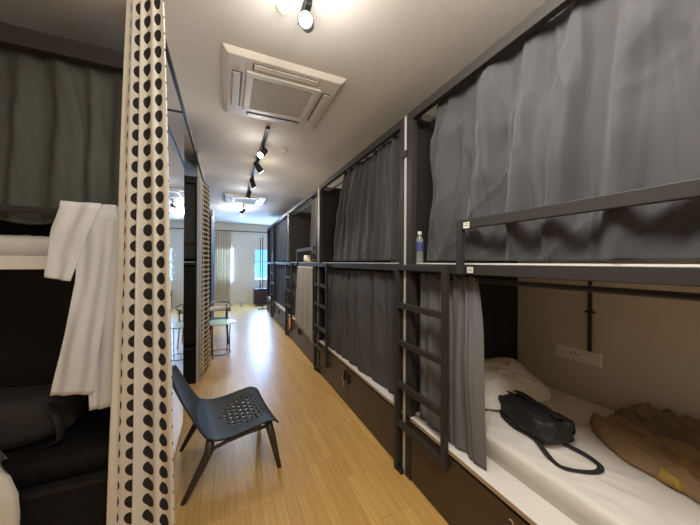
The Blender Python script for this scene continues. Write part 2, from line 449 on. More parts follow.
def hang(y0t, y1t, y0b, y1b, zt, zb0, zb1, x):
    def fn(u, v):
        y = (y0t + (y1t - y0t) * u) * (1 - v) + (y0b + (y1b - y0b) * u) * v
        zb = zb0 + (zb1 - zb0) * u
        return (x - .012 * (1 + sin(u * 19 + 1)) - .008 * noise.noise(Vector((u * 5, v * 3, 1))), y, zt + (zb - zt) * v)
    return MB().grid(fn, 50, 30)
curtain('pale grey cotton sheet hanging over the edge of the third right bunk',
        hang(4.02, 4.95, 3.99, 5.15, 1.484, .34, .43, XF - .008), M['towel'], cat='sheet', name='hanging_sheet')

# polka dot curtains on the left
curtain('large cream curtain with black polka dots, bunched close to the camera',
        cloth((-.345, 1.31), (-.218, 1.22), (-.418, 1.32), (-.158, 1.20), 2.62, .03, 1.9, .024, .6, (.3, 1), nu=150, nv=70, wob=.010, uvw=.275, irr=.8), M['polka'], 'polka dot curtains on the left rail')
curtain('smaller cream polka dot curtain hanging at the end of the rail behind the black chair',
        cloth((-.288, 4.10), (-.225, 4.45), (-.290, 4.10), (-.215, 4.45), 2.61, .06, 3.5, .026, 1.9, (1, .3), nu=130, nv=60, wob=.006, uvw=.62, irr=.4), M['polka2'], 'polka dot curtains on the left rail')
T = thing('curtain_rail', 'thin black ceiling-high curtain rail carrying the polka dot curtains', 'curtain rail', (-.285, .5, 2.64))
obj('track', MB().bar((-.285, .3, 2.64), (-.285, 4.35, 2.64), .018, .022), M['track'], T)
for y in (2.38,):
    obj('bracket', MB().bar((-.285, y, 2.645), (XW + .0075, y, 2.645), .014, .012), M['track'], T)

# ------------------------------------------------------------------ left-hand bunks (open toward the camera)
def left_bunk(yf, label, dark=False):
    B = thing('bunk_bed', label, 'bunk bed', (-1.3, yf, 0), 'bunk beds in the left bays')
    xa, xb, yb = -2.45, (XW if yf < 2 else XW2) - .02, yf + .98
    obj('bed_base', MB().box(xa, xb, yf + .01, yb, 0, .43), M['blackcloth'], B)
    obj('platform', MB().box(xa, xb, yf + .002, yb, .431, .455), M['dark'], B)
    obj('slab', MB().box(xa, xb, yf + .042, yb, 1.52, 1.552), M['white'], B)
    obj('slab_rail', MB().box(xa, xb, yf, yf + .04, 1.51, 1.573 if yf < 2 else 1.54), M['white'] if yf < 2 else M['metal'], B, bevel=.003)
    obj('top_rail', MB().box(xa, xb, yf, yf + .045, 2.545, 2.632), M['metal'], B, bevel=.003)
    obj('post', MB().box(xb - (.05 if yf < 2 else .012), xb, yf - .001, yf + .046, 0, 2.632), M['metal'], B, bevel=.003)
    obj('post', MB().box(xa, xa + .05, yf - .001, yf + .046, 0, 2.632), M['metal'], B, bevel=.003)
    obj('guard_rail', MB().box(xa, xb, yf - .004, yf + .022, 1.775, 1.805), M['metal'], B, bevel=.003)
    obj('partition', MB().box(xa, xb, yb - .03, yb - .002, .456, 1.518).box(xa, xb, yb - .03, yb - .002, 1.553, 2.63), M['dark'], B)
    obj('side_panel', MB().box(xb + .001, xb + .004, yf + .05, yb, 0, 2.63), M['dark'], B)
    return B
YB = 1.80
left_bunk(YB, 'near left bunk bed facing the camera with white robe over its rail')
left_bunk(4.05, 'dark left bunk bed in the bay behind the black chair')
left_bunk(6.30, 'third left bunk bed in the bay behind the round mint table')
gl = 'curtains of the left bunks'
curtain('dark olive curtain across the upper berth of the near left bunk',
        cloth((-2.4, YB + .075), (-.46, YB + .075), (-2.4, YB + .065), (-.46, YB + .075), 2.59, 1.735, 13, .022, 2.7, (0, 1), nu=260, nv=60, pleat=.012, pn=17, wob=.03, hemwave=.07, wr=.012), M['curtain_olive'], gl)
curtain('dark grey curtain on the upper berth of the left bunk behind the chair',
        cloth((-2.4, 4.05 + .072), (-.352, 4.05 + .072), (-2.4, 4.05 + .072), (-.352, 4.05 + .072), 2.59, 1.585, 10, .016, 3.7, (0, 1), nu=120, nv=24), M['curtain_dark'], gl)
curtain('black curtain on the lower berth of the left bunk behind the chair',
        cloth((-2.4, 4.05 + .072), (-.352, 4.05 + .072), (-2.4, 4.05 + .072), (-.352, 4.05 + .072), 1.50, .47, 10, .012, 6.7, (0, 1), nu=120, nv=24), M['dark'], gl)

def mattress(name, label, x0, x1, y0, y1, z0, z1, group=None, ma='sheet'):
    c = ((x0 + x1) / 2, (y0 + y1) / 2, (z0 + z1) / 2); r = ((x1 - x0) / 2, (y1 - y0) / 2, (z1 - z0) / 2)
    def fn(p):
        w = .05 * noise.noise(Vector((p.x * 2, p.y * 5, 0))) + .04 * noise.noise(Vector((p.x * 5, p.y * 9, 2)))
        return Vector((p.x, p.y, p.z * (1 + w) - (w if p.z < 0 else 0) * p.z)) if p.z > 0 else p
    m = blob(c, r, .12, .08, 160, 60, fn)
    return setp(obj(name, m, M[ma], smooth=True), label, 'mattress', group)
# a box-like mattress with a rounded rim and soft creases
def bed_mattress(name, label, x0, x1, y0, y1, z0, z1, group, ma='sheet'):
    nx, ny = 50, 90; ed = .028
    m = MB()
    def prof(t, n):          # parameter -> stretched coordinate
        return t
    def top(u, v):
        x = x0 + (x1 - x0) * u; y = y0 + (y1 - y0) * v
        dx = min(x - x0, x1 - x); dy = min(y - y0, y1 - y); d = min(dx, dy)
        z = z1 - (ed - sqrt(max(0, ed * ed - (ed - d) ** 2)) if d < ed else 0)
        k = min(1, d / .08)
        q = [noise.noise(Vector((x * ax + y * ay + 3 * sd, y * by - x * bx, sd))) for ax, ay, bx, by, sd in ((5, 2.5, 1.0, 2.0, 1.0), (2.5, -4.5, 2.5, 1.2, 5.0), (8, 4, 2, 3, 9.0))]
        z += k * sum(h * max(0, 1 - 4.5 * abs(n_)) ** 2 for h, n_ in zip((.011, .009, .006), q)) * (.6 + .8 * noise.noise(Vector((x * 3, y * 3, 2))))
        return (x, y, z)
    def uvmap(t, lo):        # concentrate rows near the rim
        return t
    us = [0, .006, .014, .025, .04]; 
    def sp(i, n, L):
        a = [0, .002, .006, .012, .02, .028]
        a = [q / L for q in a]; b = [1 - q for q in reversed(a)]
        mid = [a[-1] + (b[0] - a[-1]) * k / (n + 1) for k in range(1, n + 1)]
        return a + mid + b
    U_ = sp(0, 80, x1 - x0); V_ = sp(0, 140, y1 - y0)
    o = len(m.v); nu, nv = len(U_) - 1, len(V_) - 1
    m.grid(lambda u, v: top(U_[round(u * nu)], V_[round(v * nv)]), nu, nv)
    # skirt down to the bottom
    idx = [i for i in range(nu + 1)] + [j * (nu + 1) + nu for j in range(1, nv + 1)] + [nv * (nu + 1) + i for i in range(nu - 1, -1, -1)] + [j * (nu + 1) for j in range(nv - 1, 0, -1)]
    base = len(m.v)
    for i in idx:
        p = m.v[i]; m.v.append((p[0], p[1], z0))
    n = len(idx)
    for k in range(n):
        m.f.append((idx[k], idx[(k + 1) % n], base + (k + 1) % n, base + k))
    m.f.append(tuple(base + k for k in range(n)))
    return setp(obj(name, m, M[ma], smooth=True), label, 'mattress', group)

bed_mattress('mattress', 'white sheeted mattress on the lower berth of the nearest right bunk', XF + .155, XR - .015, -.38, 1.66, .4535, .575, 'white mattresses')
bed_mattress('mattress', 'white mattress edge on the upper berth of the near left bunk', -2.38, -.47, YB + .10, YB + .93, 1.5535, 1.672, 'white mattresses')
bed_mattress('mattress', 'black covered mattress on the lower berth of the near left bunk', -2.38, -.47, YB + .06, YB + .93, .4565, .56, None, 'blackcloth')

# pillow leaning on the partition
def pill(p):
    e = 1 - .18 * (abs(p.x * p.y)) 
    k = 1 + .20 * noise.noise(p * 2.3) + .16 * max(0, 1 - 4 * abs(noise.noise(p * 3.1)))
    d = max(abs(p.x), abs(p.y))
    z = p.z * (1 - .55 * d ** 4) * k
    return Vector((p.x * (1 + .04 * noise.noise(p * 3)), p.y * (1 + .04 * noise.noise(p * 3 + Vector((5, 0, 0)))), z))
rot = Matrix.Rotation(radians(-6), 3, 'Z') @ Matrix.Rotation(radians(24), 3, 'X')
o = obj('pillow', blob((1.835, 1.425, .692), (.325, .215, .085), 1.0, .42, 72, 40, pill, rot), M['pillow'], smooth=True)
setp(o, 'white pillow propped against the dark partition at the head of the near bed', 'pillow')

# ------------------------------------------------------------------ items on the near bed
BG = thing('shoulder_bag', 'black soft shoulder bag with long strap lying on the white bed', 'bag', (1.66, 1.08, .578))
d = Vector((1.73, 1.27, 0)) - Vector((1.63, .93, 0)); ang = math.atan2(d.y, d.x)
rotb = Matrix.Rotation(ang, 3, 'Z')
def bagf(p):
    k = 1 + .22 * noise.noise(p * 1.9) + .14 * noise.noise(p * 4.5)
    return Vector((p.x * (1 + .05 * noise.noise(p * 2)), p.y * (1 - .10 * p.x) * k, (p.z * k + .10 * noise.noise(Vector((p.x * 3, p.y * 2, 1)))) * (1 - .12 * p.x)))
obj('body', blob((1.67, 1.085, .645), (.205, .105, .066), .55, .45, 72, 40, bagf, rotb), M['bag'], BG, smooth=True)
def flapf(u, v):
    x = -.15 + .33 * u; a = -.35 + 1.9 * v
    y = -.112 * cos(a) * 1.03; z = .645 + .075 * sin(a) + .012 * noise.noise(Vector((u * 4, v * 3, 0)))
    p = rotb @ Vector((x - .02, -y if False else y, 0))
    return (1.67 + p.x, 1.085 + p.y, z)
obj('flap', MB().grid(flapf, 24, 14), M['bag'], BG, smooth=True, solid=.006)
def strap(pts, w=.0135, t=.0035, n=40):
    P = [Vector(p) for p in pts]; out = []
    m = len(P)
    for i in range(m - 1):                       # catmull-rom
        p0, p1, p2, p3 = P[max(i - 1, 0)], P[i], P[i + 1], P[min(i + 2, m - 1)]
        for k in range(8):
            s = k / 8
            out.append(.5 * ((2 * p1) + (p2 - p0) * s + (2 * p0 - 5 * p1 + 4 * p2 - p3) * s * s + (3 * p1 - p0 - 3 * p2 + p3) * s ** 3))
    out.append(P[-1])
    return MB().tube(out, w, 10, flat=t / w)
obj('strap', strap([(1.55, .985, .60), (1.50, .91, .592), (1.465, .845, .586), (1.462, .80, .586), (1.51, .752, .586), (1.575, .722, .586), (1.625, .728, .587), (1.655, .765, .586), (1.665, .82, .588), (1.655, .89, .592), (1.63, .955, .605)]), M['strap'], BG, smooth=True)
obj('handle', strap([(1.66, 1.26, .63), (1.68, 1.295, .665), (1.72, 1.29, .685), (1.745, 1.25, .68), (1.73, 1.21, .66)], .011), M['strap'], BG, smooth=True)
obj('side_strap', strap([(1.64, 1.26, .60), (1.585, 1.20, .595), (1.555, 1.12, .595), (1.555, 1.05, .597), (1.57, .98, .605)], .013), M['strap'], BG, smooth=True)

# brown garment : outline-based rumpled cloth
def heap(outline, zbase, h, seed, res=.012, foldk=11):
    xs = [p[0] for p in outline]; ys = [p[1] for p in outline]
    def inside(x, y):
        c = False; n = len(outline)
        for i in range(n):
            (x1, y1), (x2, y2) = outline[i], outline[(i + 1) % n]
            if (y1 > y) != (y2 > y) and x < (x2 - x1) * (y - y1) / (y2 - y1) + x1: c = not c
        return c
    def dist(x, y):
        b = 9
        for i in range(len(outline)):
            a = Vector((*outline[i], 0)); e = Vector((*outline[(i + 1) % len(outline)], 0)); p = Vector((x, y, 0)); ab = e - a
            t = max(0, min(1, (p - a).dot(ab) / ab.length_squared)); b = min(b, (p - a - ab * t).length)
        return b
    cx, cy = sum(xs) / len(xs), sum(ys) / len(ys)
    m = MB(); rings = 60; per = 220
    # resample outline
    P = [Vector((*p, 0)) for p in outline]; n = len(P); L = [0]
    for i in range(n): L.append(L[-1] + (P[(i + 1) % n] - P[i]).length)
    loop = []
    for k in range(per):
        t = L[-1] * k / per; i = max(j for j in range(n) if L[j] <= t + 1e-9)
        s = (t - L[i]) / (L[i + 1] - L[i]); loop.append(P[i].lerp(P[(i + 1) % n], s))
    for _ in range(2):
        loop = [(loop[i - 1] + loop[i] * 2 + loop[(i + 1) % per]) / 4 for i in range(per)]
    c = Vector((cx, cy, 0)); vs = []; fs = []
    for r in range(rings + 1):
        s = 1 - r / rings
        for k in range(per):
            p = c.lerp(loop[k], s)
            d = (loop[k] - p).length
            e = min(1, d / .03); e = sqrt(1 - (1 - e) ** 2)
            al = p.x * .42 + p.y * .90; ac = p.x * .90 - p.y * .42
            n0 = noise.noise(Vector((al * 3.5, ac * 4, seed)))
            n1 = noise.noise(Vector((al * 2.2 + n0 * .4, ac * foldk, seed + 2)))
            n2 = noise.noise(Vector((al * 6 + n0, ac * foldk * 1.6 + al * 3, seed + 5)))
            rg = max(0, 1 - 3.2 * abs(n1)) ** 1.5 + .6 * max(0, 1 - 3.5 * abs(n2)) ** 1.5
            z = zbase + e * (.012 + h * (.30 + .5 * max(0, n0 + .3) + .75 * rg))
            vs.append((p.x, p.y, z))
    for r in range(rings):
        for k in range(per):
            k2 = (k + 1) % per
            fs.append((r * per + k, r * per + k2, (r + 1) * per + k2, (r + 1) * per + k))
    fs.append(tuple(range(per - 1, -1, -1)))
    return m.add(vs, fs)
GM = thing('garment', 'crumpled brown garment with an ochre lining lying on the near bed', 'garment', (2.0, .6, .578))
obj('body', heap([(2.05, .98), (1.93, .90), (1.85, .80), (1.79, .70), (1.78, .60), (1.77, .50), (1.74, .43), (1.70, .33), (1.74, .22), (2.05, .20), (2.26, .30), (2.30, .55), (2.26, .72), (2.20, .84), (2.13, .93)], .582, .046, 1.0), M['brown'], GM, smooth=True)
obj('sleeve', heap([(2.20, .93), (2.12, .86), (2.11, .70), (2.13, .5), (2.16, .3), (2.33, .25), (2.36, .5), (2.35, .72), (2.30, .86)], .588, .085, 4.0, foldk=9), M['brown_dark'], GM, smooth=True)
obj('lining', heap([(1.765, .585), (1.755, .52), (1.80, .485), (1.90, .50), (1.97, .555), (1.96, .60), (1.88, .60)], .592, .040, 2.0), M['yellow'], GM, smooth=True)

# socket strip and black conduit on the wall of the near berth
SK = thing('socket_panel', 'white wall socket panel with switch beneath the black conduit', 'socket', (XR, 1.2, .87))
obj('plate', MB().box(XR - .014, XR - .001, 1.065, 1.36, .825, .925), M['plasticw'], SK, bevel=.004)
obj('rocker_switch', MB().box(XR - .019, XR - .0145, 1.085, 1.155, .84, .91), M['plasticw'], SK, bevel=.003)
sl = MB()
for y in (1.205, 1.225, 1.25):
    sl.box(XR - .0152, XR - .0142, y - .003, y + .003, .868 + (.014 if y == 1.225 else 0), .886 + (.012 if y == 1.225 else 0))
obj('socket_slots', sl, M['ink'], SK)
obj('blank_module', MB().box(XR - .0165, XR - .0145, 1.275, 1.345, .84, .91), M['plasticw'], SK, bevel=.003)
CD = thing('conduit', 'thin black vertical conduit running down the wall to the socket panel', 'conduit', (XR, 1.13, .93))
obj('pipe', MB().cyl((XR - .018, 1.13, .926), (XR - .018, 1.13, 1.499), .012), M['cable'], CD)
obj('clip', MB().box(XR - .036, XR - .001, 1.105, 1.155, 1.20, 1.212), M['cable'], CD)

# bottle on the upper slab
BT = thing('water_bottle', 'clear water bottle with blue label on the upper slab edge', 'bottle', (1.262, 1.615, 1.5505))
obj('body', MB().lathe((1.262, 1.625, 1.551), [(.010, 0), (.026, 0), (.028, .01), (.026, .03), (.028, .05), (.026, .07), (.028, .09), (.028, .15), (.022, .175), (.012, .195), (.012, .2)], 20), M['bottle'], BT, smooth=True)
obj('label', MB().lathe((1.262, 1.625, 1.551), [(.0282, .085), (.0288, .086), (.0288, .145), (.0282, .146)], 20), M['blue'], BT)
obj('cap', MB().lathe((1.262, 1.625, 1.7515), [(.013, 0), (.0145, .002), (.0145, .02), (.012, .022)], 16), M['plasticw'], BT)
# mug on third bunk
MG = thing('mug', 'small white mug on the open upper slab of the third bunk', 'mug', (1.222, 4.62, 1.5505))
obj('cup', MB().lathe((1.275, 4.62, 1.551), [(.04, 0), (.07, .004), (.078, .04), (.07, .115), (.062, .12), (.055, .03)], 20), M['plasticw'], MG, smooth=True)
obj('handle', strap([(1.275, 4.55, 1.64), (1.275, 4.50, 1.665), (1.275, 4.48, 1.61), (1.275, 4.545, 1.585)], .008, .006), M['plasticw'], MG, smooth=True)

# padlock with keys on second bunk
PL = thing('padlock', 'brass padlock with keys hanging on the base of the second right bunk', 'padlock', (XF - .02, 2.79, .33))
yb = 2.84
obj('lock_body', MB().box(XF - .035, XF - .014, yb - .022, yb + .022, .275, .318), mat('worn_brass', (150, 120, 84), .35, metal=.8), PL, bevel=.004)
obj('shackle', MB().tube([(XF - .024, yb - .014, .315), (XF - .024, yb - .014, .345), (XF - .024, yb - .007, .357), (XF - .024, yb + .007, .357), (XF - .024, yb + .014, .345), (XF - .024, yb + .014, .315)], .004, 8), M['steel'], PL, smooth=True)
obj('key', MB().lathe((XF - .025, yb - .005, .25), [(.004, 0), (.012, .004), (.012, .012), (.004, .02)], 14).box(XF - .027, XF - .023, yb - .012, yb + .002, .205, .25).box(XF - .027, XF - .023, yb - .03, yb - .02, .20, .26), mat('key_pink', (176, 140, 122), .4, metal=.3), PL)
PK = setp(obj('pouch', blob((XF - .045, 5.55, .345), (.018, .05, .12), .6, .6, 20, 14), M['pink'], smooth=True), 'small pink pouch hanging on the third right bunk ladder', 'pouch')

# ------------------------------------------------------------------ white robe on the left rail
RB = thing('robe', 'sheer white cotton robe draped over the rail of the near left bunk', 'robe', (-.6, YB - .03, 1.8))
yR = YB - .032
def panel(left, right, z0, z1, y, amp, nf, seed, nu=44, nv=40, hem=0, over=True):
    def lerp_list(lst, z):
        for (za, xa), (zb, xb) in zip(lst, lst[1:]):
            if za >= z >= zb: return xa + (xb - xa) * (za - z) / (za - zb)
        return lst[-1][1] if z < lst[-1][0] else lst[0][1]
    def fn(u, v):
        z = z0 + (z1 - z0) * v
        xa = lerp_list(left, z); xb = lerp_list(right, z)
        x = xa + (xb - xa) * u
        yy = y - amp * (.5 + .5 * v) * (1 + sin(2 * pi * nf * u + seed + 1.2 * v)) - .012 * noise.noise(Vector((u * 3, v * 3, seed)))
        zz = z + hem * (u - .5) * v
        if v < .06:                                  # rolls over the rail
            k = 1 - v / .06; yy += .05 * k * k; zz = z0 - .004 + .008 * (1 - k)
        return (x, yy, zz)
    return MB().grid(fn, nu, nv)
obj('back_panel', panel([(1.82, -.62), (1.5, -.62), (.8, -.605)], [(1.82, -.44), (1.3, -.455), (.8, -.49)], 1.822, .82, yR + .004, .006, 2.2, 1.0), M['robe'], RB, smooth=True, solid=.003)
obj('front_panel', panel([(1.82, -.675), (1.6, -.648), (1.45, -.655), (1.2, -.695), (.9, -.745)], [(1.82, -.50), (1.3, -.545), (.9, -.59)], 1.826, .915, yR - .012, .008, 2.0, 2.6, hem=-.02), M['robe'], RB, smooth=True, solid=.003)
obj('sleeve', panel([(1.82, -.70), (1.7, -.73), (1.48, -.752)], [(1.82, -.55), (1.7, -.60), (1.46, -.665)], 1.826, 1.465, yR - .034, .006, 1.2, .4, hem=-.02), M['robe'], RB, smooth=True, solid=.003)

# lower left berth: backpack and duvet
BP = thing('backpack', 'dark charcoal backpack with a dull red panel in the dim lower left berth', 'backpack', (-1.05, 2.06, .562))
obj('body', blob((-1.06, 2.12, .705), (.29, .15, .135), .6, .6, 48, 26, lambda p: p * (1 + .08 * noise.noise(p * 2))), M['charcoal_bag'], BP, smooth=True)
obj('red_panel', blob((-1.14, 2.0, .765), (.10, .06, .05), .6, .6, 30, 18), M['red'], BP, smooth=True)
obj('shoulder_strap', strap([(-.86, 2.0, .80), (-.80, 1.96, .72), (-.79, 1.96, .62), (-.84, 1.98, .585)], .022, .006), M['strap'], BP, smooth=True)
def duv(u, v):
    x = -1.75 + (.765 + .13 * min(1, max(0, (v - .35) / .35))) * u
    s = v
    prof = [(1.925, .60), (1.92, .66), (1.88, .705), (1.82, .70), (1.765, .61), (1.745, .48), (1.75, .34), (1.752, .24)]
    f = s * (len(prof) - 1); i = min(int(f), len(prof) - 2); t = f - i
    y = prof[i][0] * (1 - t) + prof[i + 1][0] * t; z = prof[i][1] * (1 - t) + prof[i + 1][1] * t
    e = min(1, (1 - u) / .12); e = sqrt(max(0, 1 - (1 - e) ** 2))
    if z > .57: z = .57 + (z - .57) * (.15 + .85 * e)
    y += -.02 * noise.noise(Vector((x * 5, v * 4, 2))) + (1 - e) * .02
    x -= .015 * noise.noise(Vector((v * 4, u, 0)))
    return (x, min(y, 2.3) - .012 * e, z + .012 * noise.noise(Vector((x * 6, v * 5, 0))))
setp(obj('duvet', MB().grid(duv, 50, 50), M['pillow'], smooth=True, solid=.02), 'white duvet spilling over the edge of the lower left berth', 'duvet')

# ------------------------------------------------------------------ black moulded chair
def lounge_chair():
    C0 = Vector((.025, 2.40, 0)); a = radians(8)
    fx = Vector((cos(a), sin(a), 0)); fy = Vector((-sin(a), cos(a), 0))
    def W(x, y, z): return C0 + fx * x + fy * y + Vector((0, 0, z))
    T = thing('lounge_chair', 'black moulded plastic lounge chair with perforated seat on the wood floor', 'chair', tuple(C0))
    prof = [(-.365, .755), (-.345, .70), (-.30, .60), (-.25, .50), (-.205, .42), (-.165, .375), (-.11, .352), (-.03, .348), (.06, .358), (.15, .374), (.22, .382), (.265, .374), (.295, .35), (.31, .318)]
    P = []
    m = len(prof)
    for i in range(m - 1):
        p0, p1, p2, p3 = [Vector((*prof[max(0, min(m - 1, k))], 0)) for k in (i - 1, i, i + 1, i + 2)]
        for k in range(7):
            s = k / 7
            P.append(.5 * ((2 * p1) + (p2 - p0) * s + (2 * p0 - 5 * p1 + 4 * p2 - p3) * s * s + (3 * p1 - p0 - 3 * p2 + p3) * s ** 3))
    P.append(Vector((*prof[-1], 0)))
    n = len(P) - 1
    def hw(t):      # half width along the profile
        w = .25 + .075 * min(1, t / .42) if t < .42 else .325 - .03 * max(0, (t - .8) / .2)
        if t < .12: w *= .45 + .55 * sqrt(1 - (1 - t / .12) ** 2)
        if t > .94: w *= .80 + .20 * sqrt(max(0, 1 - ((t - .94) / .06) ** 2))
        return w
    def fn(u, v):
        i = min(n, round(v * n)); p = P[i]; s = 2 * u - 1
        y = s * hw(v)
        dish = .022 * (1 - s * s) if .35 < v < .97 else .03 * (1 - s * s)
        if v < .38: return W(p.x - dish, y, p.y)
        return W(p.x, y, p.y - dish * .6 + (.006 * abs(s) ** 6))
    NU = 96
    def skip(i, j):
        v = (j + .5) / n; u = (i + .5) / NU
        cu, cv = (u - .5) / .34, (v - .70) / .19
        r = cu * cu + cv * cv
        if r > 1: return False
        row = j // 3
        if j % 3 != 1: return False
        wdt = 9 if r < .5 else 7
        return (i + (row % 2) * 5) % wdt < (5 if r < .6 else 4)
    obj('seat_shell', MB().grid(fn, NU, n, skip=skip), M['chair'], T, smooth=True, solid=.011)
    for s in (-1, 1):
        L1 = MB().tube([W(.235, .262 * s, .352), W(.262, .276 * s, .25), W(.288, .288 * s, .12), W(.315, .298 * s, .0)], [.029, .027, .021, .015], 12, flat=.66)
        obj('leg', L1, M['chairleg'], T, smooth=True)
        L2 = MB().tube([W(-.155, .285 * s, .352), W(-.168, .288 * s, .27), W(-.205, .292 * s, .20), W(-.26, .296 * s, .10), W(-.315, .30 * s, .0)], [.028, .028, .025, .020, .015], 12, flat=.7)
        obj('leg', L2, M['chairleg'], T, smooth=True)
        R1 = MB().tube([W(-.175, .288 * s, .25), W(-.13, .287 * s, .292), W(-.05, .285 * s, .312), W(.08, .28 * s, .325), W(.2, .274 * s, .328), W(.242, .272 * s, .325)], [.010, .012, .013, .013, .013, .013], 10)
        obj('seat_rail', R1, M['chairleg'], T, smooth=True)
lounge_chair()

# round mint table and metal armchair behind
TB = thing('side_table', 'round mint topped side table with thin black legs', 'table', (-.07, 5.1, 0))
tc = (-.08, 5.08)
obj('table_top', MB().lathe((*tc, .545), [(.01, 0), (.22, 0), (.235, .006), (.235, .014), (.22, .02), (.01, .02)], 40), M['mint'], TB, smooth=False)
for k in range(4):
    an = radians(-38 + 90 * k); ca, sa = cos(an), sin(an)
    obj('leg', MB().cyl((tc[0] + .17 * ca, tc[1] + .17 * sa, 0), (tc[0] + .185 * ca, tc[1] + .185 * sa, .544), .008, n=10), M['track'], TB)
ring = [(tc[0] + .165 * cos(2 * pi * k / 28), tc[1] + .165 * sin(2 * pi * k / 28), .06) for k in range(29)]
obj('foot_ring', MB().tube(ring, .006, 8), M['track'], TB, smooth=True)
AC_ = thing('armchair', 'grey metal tub armchair with pale patterned back band behind the mint table', 'chair', (-.1, 6.0, 0))
cc = Vector((-.16, 5.98, 0))
def arc(r, z, a0, a1, n=24, dz=0):
    return [(cc.x + r * cos(radians(a0 + (a1 - a0) * k / n)), cc.y + r * sin(radians(a0 + (a1 - a0) * k / n)), z + dz * sin(pi * k / n)) for k in range(n + 1)]
obj('top_rail', MB().tube(arc(.27, .68, -50, 230, dz=.06), .014, 10), M['steel'], AC_, smooth=True)
def bandf(u, v):
    an = radians(20 + 140 * u)
    return (cc.x + .265 * cos(an), cc.y + .265 * sin(an), .56 + .09 * v)
obj('back_band', MB().grid(bandf, 24, 3), M['label'], AC_, smooth=True, solid=.008)
obj('seat', MB().lathe((cc.x, cc.y, .40), [(.02, 0), (.23, 0), (.245, .015), (.235, .035), (.02, .04)], 32), M['chair'], AC_)
for an in (-45, 50, 130, 225):
    ca, sa = cos(radians(an)), sin(radians(an))
    obj('leg', MB().tube([(cc.x + .27 * ca, cc.y + .27 * sa, .695), (cc.x + .26 * ca, cc.y + .26 * sa, .4), (cc.x + .30 * ca, cc.y + .30 * sa, 0)], .011, 10), M['track'], AC_, smooth=True)

# ------------------------------------------------------------------ far end
curtain('beige spotted curtain hanging over the far left window',
        cloth((-.44, YF - .07), (.17, YF - .07), (-.44, YF - .07), (.14, YF - .07), 2.66, .12, 5.5, .022, 1.1, (0, 1), nu=90, nv=50, uvw=1.0), M['spotted'])
RD = setp(obj('curtain_rod', MB().cyl((-.5, YF - .045, 2.675), (1.75, YF - .045, 2.675), .012), M['track']), 'long thin dark rod high on the far window wall', 'curtain rod')
curtain('dark blue grey curtain panel at the far end of the left bays',
        cloth((XW2 + .03, 8.50), (XW2 + .03, 6.75), (XW2 + .03, 8.5), (XW2 + .03, 6.75), 2.6, .03, 7, .015, 2.1, (1, 0), nu=70, nv=24, wob=.006), M['curtain_far'])
CB = thing('cabinet', 'low dark maroon cabinet against the far wall under the right window', 'cabinet', (1.15, 10.75, 0))
obj('body', MB().box(.94, 1.52, 10.55, 11.03, .02, .56), M['maroon'], CB, bevel=.006)
obj('top', MB().box(.92, 1.54, 10.53, 11.035, .561, .585), M['maroon'], CB, bevel=.004)
for x0, x1 in ((.955, 1.225), (1.235, 1.505)):
    d_ = obj('door', MB().box(x0, x1, 10.535, 10.549, .04, .54), M['maroon'], CB, bevel=.003)
    obj('knob', MB().cyl(((x0 + x1) / 2, 10.534, .42), ((x0 + x1) / 2, 10.52, .42), .01, n=12), M['steel'], d_)
for i, (x, y, h, l) in enumerate(((1.02, 10.8, .20, 'clear bottle on the maroon cabinet, the one nearer its left end'), (1.16, 10.78, .24, 'taller clear bottle at the middle of the maroon cabinet'))):
    o = obj('glass_bottle', MB().lathe((x, y, .586), [(.03, 0), (.04, .005), (.04, h * .6), (.015, h * .8), (.015, h)], 16), M['bottle'], smooth=True)
    setp(o, l, 'bottle', 'bottles on the maroon cabinet')
RK = thing('clothes_rack', 'tall thin dark metal rack frame beside the far right window', 'rack', (1.2, 9.6, 0))
obj('frame', MB().bar((1.10, 9.55, 2.42), (1.10, 10.25, 2.42), .025, .025).bar((1.10, 9.55, .0), (1.10, 9.55, 2.43), .025, .025).bar((1.10, 10.25, .0), (1.10, 10.25, 2.43), .025, .025), M['track'], RK)
obj('foot', MB().bar((.95, 9.55, .015), (1.25, 9.55, .015), .03, .028).bar((.95, 10.25, .015), (1.25, 10.25, .015), .03, .028), M['track'], RK)
setp(obj('water_jug', MB().lathe((.50, 10.4, .0), [(.04, 0), (.06, .005), (.06, .12), (.03, .16), (.02, .20)], 18), M['bottle'], smooth=True), 'small clear jug standing on the floor by the far wall', 'jug')

